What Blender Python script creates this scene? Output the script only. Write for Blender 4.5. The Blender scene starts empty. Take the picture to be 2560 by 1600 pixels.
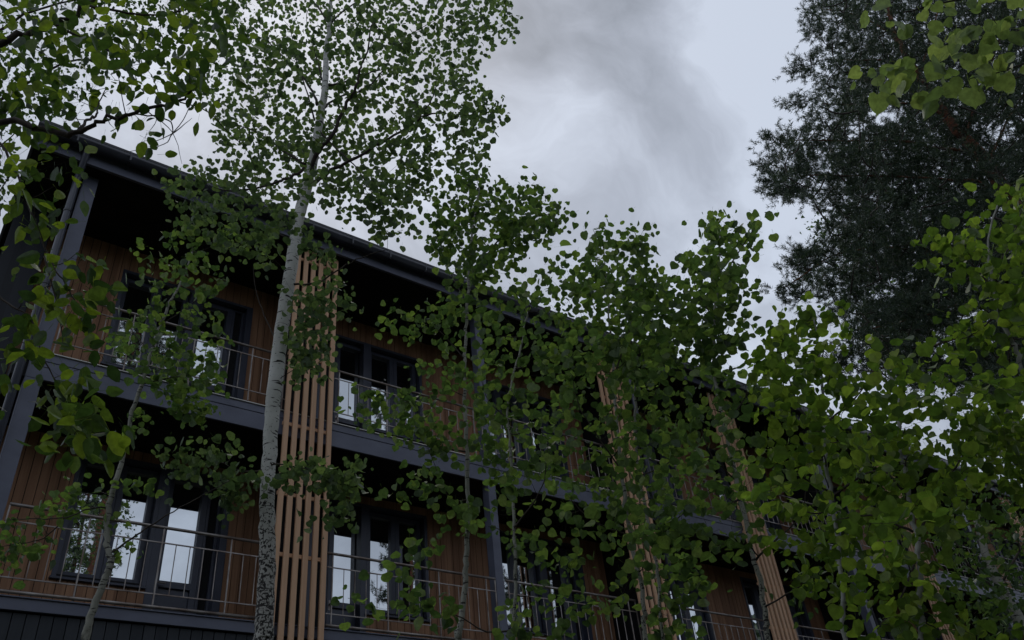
import bpy, bmesh, math, random
import numpy as np
from mathutils import Vector, Matrix

C = bpy.data.collections.new('place'); bpy.context.scene.collection.children.link(C)
S = bpy.context.scene
FPX = 2075.0                      # focal length in photo pixels (photo 2560 x 1600)
EYE = np.array([0.0, 0.0, 1.6])
# rows: world X (along the facade), world Y (into the building), world Z (up), in camera terms right/up/forward
MW = np.array([[0.80478066, -0.28853334, 0.51872593],
               [-0.58607343, -0.52473157, 0.61739348],
               [-0.09405327, 0.80087782, 0.59139555]])
RIGHT, UPV, FWD = MW[:, 0], MW[:, 1], MW[:, 2]
HV = np.array([FWD[0], FWD[1], 0.0]); HV /= np.linalg.norm(HV)

def R(d): return math.radians(d)

# ------------------------------------------------------------------ camera
cam_d = bpy.data.cameras.new('camera'); cam = bpy.data.objects.new('camera', cam_d); C.objects.link(cam)
cam.matrix_world = Matrix(((RIGHT[0], UPV[0], -FWD[0], EYE[0]), (RIGHT[1], UPV[1], -FWD[1], EYE[1]),
                           (RIGHT[2], UPV[2], -FWD[2], EYE[2]), (0, 0, 0, 1)))
cam_d.sensor_width = 36.0; cam_d.lens = 36.0 * FPX / 2560.0
cam_d.clip_start = 0.05; cam_d.clip_end = 2000
S.camera = cam

# ------------------------------------------------------------------ sky and sun
def sky_dir(px, py):
    d = MW @ np.array([px - 1280.0, 800.0 - py, FPX]); return d / np.linalg.norm(d)

SUN_EL, SUN_AZ = 58.0, 20.0       # azimuth from +Y towards +X
world = bpy.data.worlds.new('World'); S.world = world; world.use_nodes = True
wn = world.node_tree.nodes; wl = world.node_tree.links; wn.clear()
def N(t, **kw):
    n = wn.new(t)
    for k, v in kw.items(): setattr(n, k, v)
    return n
tc = N('ShaderNodeTexCoord')
sky = N('ShaderNodeTexSky', sky_type='NISHITA', sun_disc=False)
sky.sun_elevation = R(SUN_EL); sky.sun_rotation = R(SUN_AZ); sky.air_density = 1.4; sky.dust_density = 3.0
warp = N('ShaderNodeTexNoise'); warp.inputs['Scale'].default_value = 2.2; warp.inputs['Detail'].default_value = 5
wl.new(tc.outputs['Generated'], warp.inputs['Vector'])
ws = N('ShaderNodeVectorMath', operation='SUBTRACT'); ws.inputs[1].default_value = (0.5, 0.5, 0.5)
wl.new(warp.outputs['Color'], ws.inputs[0])
wm = N('ShaderNodeVectorMath', operation='SCALE'); wm.inputs['Scale'].default_value = 0.42
wl.new(ws.outputs[0], wm.inputs[0])
wa = N('ShaderNodeVectorMath', operation='ADD'); wl.new(tc.outputs['Generated'], wa.inputs[0]); wl.new(wm.outputs[0], wa.inputs[1])
wnn = N('ShaderNodeVectorMath', operation='NORMALIZE'); wl.new(wa.outputs[0], wnn.inputs[0])
val = None
def add_val(sock):
    global val
    if val is None: val = sock; return
    m = N('ShaderNodeMath', operation='ADD'); wl.new(val, m.inputs[0]); wl.new(sock, m.inputs[1]); val = m.outputs[0]
cn = N('ShaderNodeTexNoise'); cn.inputs['Scale'].default_value = 5.2; cn.inputs['Detail'].default_value = 6; cn.inputs['Roughness'].default_value = 0.60
wl.new(wnn.outputs[0], cn.inputs['Vector'])
mr = N('ShaderNodeMapRange'); mr.inputs['From Min'].default_value = 0.3; mr.inputs['From Max'].default_value = 0.7
mr.inputs['To Min'].default_value = -0.22; mr.inputs['To Max'].default_value = 0.19
wl.new(cn.outputs['Fac'], mr.inputs['Value']); add_val(mr.outputs[0])
cn2 = N('ShaderNodeTexNoise'); cn2.inputs['Scale'].default_value = 13; cn2.inputs['Detail'].default_value = 5; cn2.inputs['Roughness'].default_value = 0.55; wl.new(wnn.outputs[0], cn2.inputs['Vector'])
mrb = N('ShaderNodeMapRange'); mrb.inputs['From Min'].default_value = 0.3; mrb.inputs['From Max'].default_value = 0.7; mrb.inputs['To Min'].default_value = -0.07; mrb.inputs['To Max'].default_value = 0.07
wl.new(cn2.outputs['Fac'], mrb.inputs['Value']); add_val(mrb.outputs[0])
# clouds: (photo direction, inner deg, outer deg, amount)
for (px, py, r0, r1, a) in ((1380, 120, 0, 11, -0.20), (1450, 20, 0, 8, -0.10), (1250, 240, 0, 7, -0.10), (1540, 420, 1, 6, -0.09), (1640, 330, 0, 4, -0.05),
                            (1400, 340, 0, 5, 0.13), (1270, 440, 0, 6, 0.10), (1680, 180, 0, 6, 0.08), (1880, 120, 0, 8, 0.11), (1880, 330, 0, 6, 0.09),
                            (1780, 470, 0, 5, -0.05), (1950, 560, 0, 5, -0.03)):
    d = sky_dir(px, py)
    dp = N('ShaderNodeVectorMath', operation='DOT_PRODUCT'); wl.new(wnn.outputs[0], dp.inputs[0]); dp.inputs[1].default_value = tuple(d)
    m = N('ShaderNodeMapRange', interpolation_type='SMOOTHSTEP')
    m.inputs['From Min'].default_value = math.cos(R(r1)); m.inputs['From Max'].default_value = math.cos(R(r0))
    m.inputs['To Min'].default_value = 0; m.inputs['To Max'].default_value = a
    wl.new(dp.outputs['Value'], m.inputs['Value']); add_val(m.outputs[0])
mr2 = N('ShaderNodeMath', operation='ADD'); mr2.inputs[1].default_value = 0.66; wl.new(val, mr2.inputs[0])
ramp = N('ShaderNodeValToRGB'); e = ramp.color_ramp.elements
e[0].position = 0.25; e[0].color = (0.265, 0.30, 0.36, 1)
e[1].position = 0.80; e[1].color = (0.60, 0.665, 0.785, 1)
x = ramp.color_ramp.elements.new(0.55); x.color = (0.42, 0.465, 0.555, 1)
wl.new(mr2.outputs[0], ramp.inputs['Fac'])
skys = N('ShaderNodeVectorMath', operation='SCALE'); skys.inputs['Scale'].default_value = 0.1; wl.new(sky.outputs['Color'], skys.inputs[0])
mix = N('ShaderNodeMixRGB'); mix.inputs['Fac'].default_value = 0.93
wl.new(skys.outputs[0], mix.inputs['Color1']); wl.new(ramp.outputs['Color'], mix.inputs['Color2'])
bg = N('ShaderNodeBackground'); bg.inputs['Strength'].default_value = 1.0; wl.new(mix.outputs[0], bg.inputs['Color'])
wo = N('ShaderNodeOutputWorld'); wl.new(bg.outputs[0], wo.inputs['Surface'])

sd = bpy.data.lights.new('sun', 'SUN'); sd.energy = 0.5; sd.angle = R(25); sd.color = (1, 0.96, 0.9)
so = bpy.data.objects.new('sun', sd); C.objects.link(so)
sv = Vector((math.sin(R(SUN_AZ)) * math.cos(R(SUN_EL)), math.cos(R(SUN_AZ)) * math.cos(R(SUN_EL)), math.sin(R(SUN_EL))))
so.rotation_euler = sv.to_track_quat('Z', 'Y').to_euler(); so.location = (0, 0, 40)
S.view_settings.view_transform = 'Standard'; S.view_settings.look = 'None'
S.view_settings.exposure = 0.0; S.view_settings.gamma = 1.0

# ------------------------------------------------------------------ materials
def mat(name):
    m = bpy.data.materials.new(name); m.use_nodes = True
    b = m.node_tree.nodes['Principled BSDF']; return m, m.node_tree, b

def noise_mat(name, c1, c2, scale=(4, 4, 4), rough=0.6, spec=0.3, metallic=0.0, detail=6, bump=0.0, lo=0.35, hi=0.65):
    m, nt, b = mat(name)
    t = nt.nodes.new('ShaderNodeTexCoord'); mp = nt.nodes.new('ShaderNodeMapping'); mp.inputs['Scale'].default_value = scale
    nt.links.new(t.outputs['Object'], mp.inputs['Vector'])
    n = nt.nodes.new('ShaderNodeTexNoise'); n.inputs['Scale'].default_value = 1.0; n.inputs['Detail'].default_value = detail
    nt.links.new(mp.outputs[0], n.inputs['Vector'])
    r = nt.nodes.new('ShaderNodeValToRGB'); r.color_ramp.elements[0].position = lo; r.color_ramp.elements[1].position = hi
    r.color_ramp.elements[0].color = (*c1, 1); r.color_ramp.elements[1].color = (*c2, 1)
    nt.links.new(n.outputs['Fac'], r.inputs['Fac']); nt.links.new(r.outputs['Color'], b.inputs['Base Color'])
    b.inputs['Roughness'].default_value = rough; b.inputs['Specular IOR Level'].default_value = spec; b.inputs['Metallic'].default_value = metallic
    if bump:
        bp = nt.nodes.new('ShaderNodeBump'); bp.inputs['Strength'].default_value = bump; bp.inputs['Distance'].default_value = 0.01
        nt.links.new(n.outputs['Fac'], bp.inputs['Height']); nt.links.new(bp.outputs[0], b.inputs['Normal'])
    return m

def board_mat(name, c1, c2, pitch, rough=0.65, groove=0.07, x0=0.0, axis='X', gcol=0.12):
    """vertical boards: per-board tint, grain along z, knots, dark groove with real-looking bump"""
    m, nt, b = mat(name); L = nt.links
    t = nt.nodes.new('ShaderNodeTexCoord'); sp = nt.nodes.new('ShaderNodeSeparateXYZ'); L.new(t.outputs['Object'], sp.inputs[0])
    a = nt.nodes.new('ShaderNodeMath'); a.operation = 'SUBTRACT'; a.inputs[1].default_value = x0; L.new(sp.outputs[axis], a.inputs[0])
    d = nt.nodes.new('ShaderNodeMath'); d.operation = 'DIVIDE'; d.inputs[1].default_value = pitch; L.new(a.outputs[0], d.inputs[0])
    fl = nt.nodes.new('ShaderNodeMath'); fl.operation = 'FLOOR'; L.new(d.outputs[0], fl.inputs[0])
    wn_ = nt.nodes.new('ShaderNodeTexWhiteNoise'); wn_.noise_dimensions = '1D'; L.new(fl.outputs[0], wn_.inputs['W'])
    cmb = nt.nodes.new('ShaderNodeCombineXYZ')
    sx = nt.nodes.new('ShaderNodeMath'); sx.operation = 'MULTIPLY'; sx.inputs[1].default_value = 38; L.new(sp.outputs[axis], sx.inputs[0])
    sz = nt.nodes.new('ShaderNodeMath'); sz.operation = 'MULTIPLY'; sz.inputs[1].default_value = 1.6; L.new(sp.outputs['Z'], sz.inputs[0])
    ox = nt.nodes.new('ShaderNodeMath'); ox.operation = 'MULTIPLY'; ox.inputs[1].default_value = 40; L.new(wn_.outputs['Value'], ox.inputs[0])
    L.new(sx.outputs[0], cmb.inputs[0]); L.new(ox.outputs[0], cmb.inputs[1]); L.new(sz.outputs[0], cmb.inputs[2])
    n = nt.nodes.new('ShaderNodeTexNoise'); n.inputs['Scale'].default_value = 1; n.inputs['Detail'].default_value = 5; L.new(cmb.outputs[0], n.inputs['Vector'])
    mx = nt.nodes.new('ShaderNodeMath'); mx.operation = 'MULTIPLY_ADD'; mx.inputs[1].default_value = 0.55
    L.new(wn_.outputs['Value'], mx.inputs[0])
    nn = nt.nodes.new('ShaderNodeMath'); nn.operation = 'MULTIPLY'; nn.inputs[1].default_value = 0.6; L.new(n.outputs['Fac'], nn.inputs[0]); L.new(nn.outputs[0], mx.inputs[2])
    r = nt.nodes.new('ShaderNodeValToRGB'); r.color_ramp.elements[0].position = 0.15; r.color_ramp.elements[1].position = 0.9
    r.color_ramp.elements[0].color = (*c1, 1); r.color_ramp.elements[1].color = (*c2, 1); L.new(mx.outputs[0], r.inputs['Fac'])
    L.new(r.outputs['Color'], b.inputs['Base Color'])
    b.inputs['Roughness'].default_value = rough; b.inputs['Specular IOR Level'].default_value = 0.25
    return m

def leaf_mat(name, dark, mid, light, trans=0.5, tl=(1.5, 1.7, 0.7), rough=0.4):
    m, nt, b = mat(name); L = nt.links
    g = nt.nodes.new('ShaderNodeNewGeometry')
    r = nt.nodes.new('ShaderNodeValToRGB'); e = r.color_ramp.elements
    e[0].position = 0.0; e[0].color = (*dark, 1); e[1].position = 1.0; e[1].color = (*light, 1)
    q = e.new(0.55); q.color = (*mid, 1)
    L.new(g.outputs['Random Per Island'], r.inputs['Fac'])
    b.inputs['Roughness'].default_value = rough; b.inputs['Specular IOR Level'].default_value = 0.35
    oc = nt.nodes.new('ShaderNodeTexCoord'); ln = nt.nodes.new('ShaderNodeTexNoise'); ln.inputs['Scale'].default_value = 55; ln.inputs['Detail'].default_value = 3
    L.new(oc.outputs['Object'], ln.inputs['Vector'])
    lr = nt.nodes.new('ShaderNodeMapRange'); lr.inputs['From Min'].default_value = 0.3; lr.inputs['From Max'].default_value = 0.7; lr.inputs['To Min'].default_value = 0.72; lr.inputs['To Max'].default_value = 1.25
    L.new(ln.outputs['Fac'], lr.inputs['Value'])
    mot = nt.nodes.new('ShaderNodeVectorMath'); mot.operation = 'SCALE'; L.new(r.outputs['Color'], mot.inputs[0]); L.new(lr.outputs[0], mot.inputs['Scale'])
    L.new(mot.outputs[0], b.inputs['Base Color'])
    t = nt.nodes.new('ShaderNodeBsdfTranslucent')
    vm = nt.nodes.new('ShaderNodeMixRGB'); vm.blend_type = 'MULTIPLY'; vm.inputs['Fac'].default_value = 1; vm.inputs['Color2'].default_value = (*tl, 1)
    L.new(mot.outputs[0], vm.inputs['Color1']); L.new(vm.outputs[0], t.inputs['Color'])
    ms = nt.nodes.new('ShaderNodeMixShader'); ms.inputs['Fac'].default_value = trans
    L.new(b.outputs[0], ms.inputs[1]); L.new(t.outputs[0], ms.inputs[2])
    out = nt.nodes['Material Output']; L.new(ms.outputs[0], out.inputs['Surface'])
    return m

def bark_white(name, base=(0.62, 0.62, 0.58), rough_below=2.5, sc=1.0, low=None, amt=0.2):
    """pale aspen bark: dark lens-shaped marks, crowding and roughening towards the foot"""
    m, nt, b = mat(name); L = nt.links
    t = nt.nodes.new('ShaderNodeTexCoord')
    def noise(scale, detail=3, dist=0.0):
        mp = nt.nodes.new('ShaderNodeMapping'); mp.inputs['Scale'].default_value = scale; L.new(t.outputs['Object'], mp.inputs['Vector'])
        n = nt.nodes.new('ShaderNodeTexNoise'); n.inputs['Scale'].default_value = 1; n.inputs['Detail'].default_value = detail; n.inputs['Distortion'].default_value = dist
        L.new(mp.outputs[0], n.inputs['Vector']); return n.outputs['Fac']
    n1 = noise((9 * sc, 9 * sc, 52 * sc), 2, 0.3)    # short horizontal dashes
    n2 = noise((60 * sc, 60 * sc, 48 * sc), 4, 0.7)    # coarse diamond marks lower down
    n3 = noise((3, 3, 2.2), 3)                       # patches
    sp = nt.nodes.new('ShaderNodeSeparateXYZ'); L.new(t.outputs['Object'], sp.inputs[0])
    hr = nt.nodes.new('ShaderNodeMapRange'); hr.inputs['From Min'].default_value = rough_below - 0.6; hr.inputs['From Max'].default_value = rough_below + 0.9
    hr.inputs['To Min'].default_value = amt; hr.inputs['To Max'].default_value = 0.0; L.new(sp.outputs['Z'], hr.inputs['Value'])
    def thr(fac, lo, hi, extra=None):
        src = fac
        if extra is not None:
            ad = nt.nodes.new('ShaderNodeMath'); ad.operation = 'ADD'; L.new(fac, ad.inputs[0]); L.new(extra, ad.inputs[1]); src = ad.outputs[0]
        q = nt.nodes.new('ShaderNodeMapRange'); q.inputs['From Min'].default_value = lo; q.inputs['From Max'].default_value = hi
        L.new(src, q.inputs['Value']); return q.outputs[0]
    a = thr(n1, 0.605, 0.65); c = thr(n2, 0.66, 0.71, hr.outputs[0])
    mxx = nt.nodes.new('ShaderNodeMath'); mxx.operation = 'MAXIMUM'; L.new(a, mxx.inputs[0]); L.new(c, mxx.inputs[1])
    r = nt.nodes.new('ShaderNodeValToRGB'); r.color_ramp.elements[0].position = 0.3; r.color_ramp.elements[1].position = 0.7
    r.color_ramp.elements[0].color = (base[0] * 0.68, base[1] * 0.69, base[2] * 0.66, 1); r.color_ramp.elements[1].color = (*base, 1); L.new(n3, r.inputs['Fac'])
    lowm = nt.nodes.new('ShaderNodeMixRGB'); lowm.inputs['Color2'].default_value = (*(low or base), 1); L.new(r.outputs['Color'], lowm.inputs['Color1'])
    lr = nt.nodes.new('ShaderNodeMapRange'); lr.inputs['From Min'].default_value = rough_below - 0.5; lr.inputs['From Max'].default_value = rough_below + 0.5
    lr.inputs['To Min'].default_value = 0.85; lr.inputs['To Max'].default_value = 0.0; L.new(sp.outputs['Z'], lr.inputs['Value']); L.new(lr.outputs[0], lowm.inputs['Fac'])
    mx = nt.nodes.new('ShaderNodeMixRGB'); L.new(mxx.outputs[0], mx.inputs['Fac']); L.new(lowm.outputs[0], mx.inputs['Color1']); mx.inputs['Color2'].default_value = (0.035, 0.032, 0.03, 1)
    L.new(mx.outputs[0], b.inputs['Base Color']); b.inputs['Roughness'].default_value = 0.75; b.inputs['Specular IOR Level'].default_value = 0.2
    bp = nt.nodes.new('ShaderNodeBump'); bp.inputs['Strength'].default_value = 0.6; bp.inputs['Distance'].default_value = 0.006; bp.invert = True
    L.new(mxx.outputs[0], bp.inputs['Height']); L.new(bp.outputs[0], b.inputs['Normal'])
    return m

M = {}
M['wood'] = board_mat('cedar_cladding', (0.21, 0.105, 0.058), (0.43, 0.235, 0.135), 0.12, 0.6)
M['slat'] = board_mat('larch_slat', (0.50, 0.29, 0.17), (0.70, 0.44, 0.275), 0.132, 0.6, x0=-0.03)
M['darkboard'] = board_mat('charcoal_cladding', (0.022, 0.026, 0.032), (0.045, 0.05, 0.058), 0.133, 0.55)
M['endboard'] = board_mat('shaded_end_cladding', (0.010, 0.012, 0.015), (0.022, 0.025, 0.032), 0.133, 0.5)  # charcoal boards darkened: shade under the eave put into the colour
M['paint'] = noise_mat('grey_blue_paint', (0.10, 0.108, 0.15), (0.135, 0.145, 0.195), (2, 2, 3), 0.42, 0.4)
M['frame'] = noise_mat('window_frame_paint', (0.052, 0.058, 0.085), (0.066, 0.073, 0.105), (3, 3, 3), 0.35, 0.4)
M['black'] = noise_mat('black_soffit', (0.012, 0.012, 0.014), (0.02, 0.02, 0.022), (3, 3, 3), 0.7, 0.2)
M['gutter'] = noise_mat('dark_gutter_metal', (0.02, 0.022, 0.03), (0.035, 0.038, 0.05), (3, 3, 3), 0.3, 0.5)
M['pipe'] = noise_mat('dark_pipe_metal', (0.05, 0.055, 0.075), (0.07, 0.075, 0.10), (3, 3, 3), 0.28, 0.55)
M['steel'] = noise_mat('weathered_steel', (0.17, 0.13, 0.11), (0.36, 0.33, 0.31), (5, 5, 5), 0.38, 0.5, 0.5)
M['trim'] = noise_mat('zinc_drip', (0.5, 0.48, 0.44), (0.62, 0.6, 0.55), (5, 5, 5), 0.4, 0.4, 0.3)
M['roof'] = noise_mat('roof_sheet', (0.03, 0.03, 0.035), (0.05, 0.05, 0.055), (2, 2, 2), 0.5, 0.3)
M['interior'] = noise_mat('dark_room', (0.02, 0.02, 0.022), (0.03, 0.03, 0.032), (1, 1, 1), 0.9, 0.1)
M['sticker'] = noise_mat('pale_sticker', (0.6, 0.6, 0.58), (0.7, 0.7, 0.68), (9, 9, 9), 0.6, 0.2)
M['twig'] = noise_mat('dark_twig_bark', (0.035, 0.028, 0.024), (0.075, 0.062, 0.052), (20, 20, 20), 0.8, 0.15)
M['twig_grey'] = noise_mat('grey_sapling_bark', (0.16, 0.165, 0.14), (0.30, 0.30, 0.26), (16, 16, 22), 0.75, 0.2, bump=0.3)
M['pinebark'] = noise_mat('pine_bark', (0.06, 0.035, 0.028), (0.22, 0.09, 0.05), (5, 5, 9), 0.85, 0.1, bump=0.6)
M['bark'] = bark_white('white_aspen_bark', (0.64, 0.63, 0.59), rough_below=4.2, low=(0.36, 0.345, 0.31), amt=0.18)
M['bark2'] = bark_white('pale_sapling_bark', (0.30, 0.295, 0.25), rough_below=2.6, sc=1.6)
M['ground'] = noise_mat('forest_floor', (0.022, 0.03, 0.012), (0.06, 0.055, 0.035), (1.3, 1.3, 1.3), 0.95, 0.1, bump=0.8)
M['path'] = noise_mat('gravel_path', (0.12, 0.11, 0.10), (0.20, 0.19, 0.17), (14, 14, 14), 0.9, 0.2, bump=0.8)
M['asp_dark'] = leaf_mat('aspen_leaf', (0.056, 0.086, 0.045), (0.098, 0.140, 0.066), (0.17, 0.22, 0.085), 0.52, (1.35, 1.55, 0.9))  # tones raised and bluer: haze against the sky put into the leaf colour
M['asp_light'] = leaf_mat('young_aspen_leaf', (0.058, 0.094, 0.024), (0.120, 0.168, 0.034), (0.25, 0.30, 0.052), 0.54, (1.3, 1.6, 0.8))
M['asp_mid'] = leaf_mat('aspen_sapling_leaf', (0.056, 0.088, 0.040), (0.108, 0.155, 0.060), (0.22, 0.27, 0.080), 0.54, (1.35, 1.65, 0.8))
M['willow'] = leaf_mat('willow_leaf', (0.030, 0.055, 0.024), (0.062, 0.098, 0.032), (0.19, 0.235, 0.036), 0.52)
M['linden'] = leaf_mat('linden_leaf', (0.14, 0.20, 0.075), (0.21, 0.28, 0.10), (0.30, 0.37, 0.12), 0.5, (1.3, 1.35, 0.8))
M['needle'] = leaf_mat('pine_needle', (0.022, 0.042, 0.032), (0.040, 0.066, 0.046), (0.095, 0.125, 0.07), 0.18)  # tones lifted somewhat: lens haze over the pine put into the needle colour
M['birchleaf'] = leaf_mat('small_birch_leaf', (0.03, 0.055, 0.028), (0.05, 0.085, 0.038), (0.09, 0.13, 0.05), 0.45)

def glass_mat():
    m, nt, b = mat('reflective_glazing'); L = nt.links
    b.inputs['Base Color'].default_value = (0.012, 0.014, 0.018, 1); b.inputs['Roughness'].default_value = 0.05
    g = nt.nodes.new('ShaderNodeBsdfGlossy'); g.inputs['Roughness'].default_value = 0.012; g.inputs['Color'].default_value = (0.86, 0.90, 0.93, 1)
    t = nt.nodes.new('ShaderNodeTexCoord'); n = nt.nodes.new('ShaderNodeTexNoise'); n.inputs['Scale'].default_value = 1.6; n.inputs['Detail'].default_value = 1
    L.new(t.outputs['Object'], n.inputs['Vector'])
    bp = nt.nodes.new('ShaderNodeBump'); bp.inputs['Strength'].default_value = 0.05; bp.inputs['Distance'].default_value = 0.03
    L.new(n.outputs['Fac'], bp.inputs['Height']); L.new(bp.outputs[0], g.inputs['Normal'])
    ms = nt.nodes.new('ShaderNodeMixShader'); ms.inputs['Fac'].default_value = 0.72
    L.new(b.outputs[0], ms.inputs[1]); L.new(g.outputs[0], ms.inputs[2]); L.new(ms.outputs[0], nt.nodes['Material Output'].inputs['Surface'])
    return m
M['glass'] = glass_mat()

# ------------------------------------------------------------------ object helpers
def tag(o, label=None, cat=None, group=None, kind=None):
    if label: o['label'] = label
    if cat: o['category'] = cat
    if group: o['group'] = group
    if kind: o['kind'] = kind
    return o
def empty(name, loc=(0, 0, 0), **kw):
    o = bpy.data.objects.new(name, None); o.location = loc; C.objects.link(o); o.empty_display_size = 0.3
    return tag(o, **kw)

class MB:
    def __init__(self): self.v = []; self.f = []
    def box(self, x0, x1, y0, y1, z0, z1):
        i = len(self.v)
        self.v += [(x0, y0, z0), (x1, y0, z0), (x1, y1, z0), (x0, y1, z0), (x0, y0, z1), (x1, y0, z1), (x1, y1, z1), (x0, y1, z1)]
        self.f += [(i, i + 3, i + 2, i + 1), (i + 4, i + 5, i + 6, i + 7), (i, i + 1, i + 5, i + 4), (i + 1, i + 2, i + 6, i + 5), (i + 2, i + 3, i + 7, i + 6), (i + 3, i, i + 4, i + 7)]
        return self
    def tube(self, pts, rad, n=6, cap=True):
        pts = [np.array(p, float) for p in pts]
        if not hasattr(rad, '__len__'): rad = [rad] * len(pts)
        i0 = len(self.v); k = len(pts); ref = None
        for j, p in enumerate(pts):
            t = pts[min(j + 1, k - 1)] - pts[max(j - 1, 0)]; t = t / (np.linalg.norm(t) + 1e-9)
            if ref is None:
                ref = np.array([1.0, 0, 0]) if abs(t[0]) < 0.8 else np.array([0, 1.0, 0])
            a = ref - t * ref.dot(t); a /= np.linalg.norm(a) + 1e-9; ref = a; b = np.cross(t, a)
            for q in range(n):
                an = 2 * math.pi * q / n; self.v.append(tuple(p + (a * math.cos(an) + b * math.sin(an)) * rad[j]))
        for j in range(k - 1):
            for q in range(n):
                q2 = (q + 1) % n
                self.f.append((i0 + j * n + q, i0 + j * n + q2, i0 + (j + 1) * n + q2, i0 + (j + 1) * n + q))
        if cap:
            self.f.append(tuple(i0 + q for q in range(n))[::-1]); self.f.append(tuple(i0 + (k - 1) * n + q for q in range(n)))
        return self
    def build(self, name, material, parent=None, smooth=False, bevel=0.0):
        me = bpy.data.meshes.new(name); me.from_pydata(self.v, [], self.f); me.materials.append(material)
        if smooth: me.polygons.foreach_set('use_smooth', [True] * len(me.polygons))
        me.update()
        o = bpy.data.objects.new(name, me); C.objects.link(o)
        if parent: o.parent = parent; o.matrix_parent_inverse = Matrix.Translation(-Vector(parent_world(parent)))
        if bevel:
            bv = o.modifiers.new('bevel', 'BEVEL'); bv.width = bevel; bv.segments = 2; bv.limit_method = 'ANGLE'
        return o
def parent_world(p):
    return Vector((0, 0, 0)) if p.data is not None else Vector(p.location)   # parts keep world coordinates

# ------------------------------------------------------------------ the ground (structure)
g = MB(); g.v = [(-400, -400, 0), (400, -400, 0), (400, 400, 0), (-400, 400, 0)]; g.f = [(0, 1, 2, 3)]
tag(g.build('ground', M['ground']), kind='structure')
g = MB(); g.v = [(-30, -3.2, 0.004), (60, -3.2, 0.004), (60, -0.9, 0.004), (-30, -0.9, 0.004)]; g.f = [(0, 1, 2, 3)]
tag(g.build('path', M['path']), kind='structure')

# ------------------------------------------------------------------ the building
XE = 36.0                          # far end
bld = empty('apartment_building', (0, 10, 0), label='long two-tier timber-clad building with balconies and dark overhanging roof behind the trees', cat='building')
YW = 11.3; YG = 11.46
groups = [1.64 + 6.74 * k for k in range(5)]; A = groups; B = [4.98 + 6.74 * k for k in range(5)]
openings = sorted([(x, 'A') for x in A] + [(x, 'B') for x in B]); GW = 2.12
floors = [(4.93, 7.54, 4.9, 7.40, 5.70), (7.95, 11.02, 7.95, 10.60, 8.86)]     # wall z0,z1, opening z0, z1, sill z

# boarded rear wall of the balconies: real boards with open joints, a backing behind
for fi, (z0, z1, oz0, oz1, sz) in enumerate(floors):
    bk = MB(); xs = 0.5
    for (x, t) in openings:
        bk.box(xs, x, YW + 0.022, YW + 0.30, z0, z1); xs = x + GW
        bk.box(x, x + GW, YW + 0.022, YW + 0.30, oz1, z1) if oz1 < z1 - 0.02 else None
        wx0, wx1 = (x, x + 1.13) if t == 'A' else (x + GW - 1.13, x + GW)
        bk.box(wx0, wx1, YW + 0.022, YW + 0.30, z0, sz)
    bk.box(xs, XE, YW + 0.022, YW + 0.30, z0, z1)
    wall = bk.build('wall', M['black'], bld)
    bd = MB(); x = 0.52; P = 0.12; rr = random.Random(3 + fi)
    while x < XE - P:
        segs = [(z0, z1)]
        xa, xb = x + 0.004, x + P - 0.005
        for (ox, t) in openings:
            if xb > ox - 0.001 and xa < ox + GW + 0.001:
                wx0, wx1 = (ox, ox + 1.13) if t == 'A' else (ox + GW - 1.13, ox + GW)
                mid = (xa + xb) / 2
                segs = []
                if oz1 < z1 - 0.02: segs.append((oz1, z1))
                if wx0 < mid < wx1: segs.append((z0, sz - 0.045))
                if xa < ox: xb2 = ox - 0.002; bd.box(xa, xb2, YW, YW + 0.02, z0, z1) if xb2 > xa + 0.01 else None; xa = ox + 0.001
                elif xb > ox + GW: bd.box(ox + GW + 0.002, xb, YW, YW + 0.02, z0, z1); xb = ox + GW - 0.001
        for (a, b_) in segs:
            j = rr.uniform(-0.0015, 0.0015); bd.box(xa, xb, YW + j, YW + 0.02, a, b_)
        x += P
    bd.build('cladding', M['wood'], wall)

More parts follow.
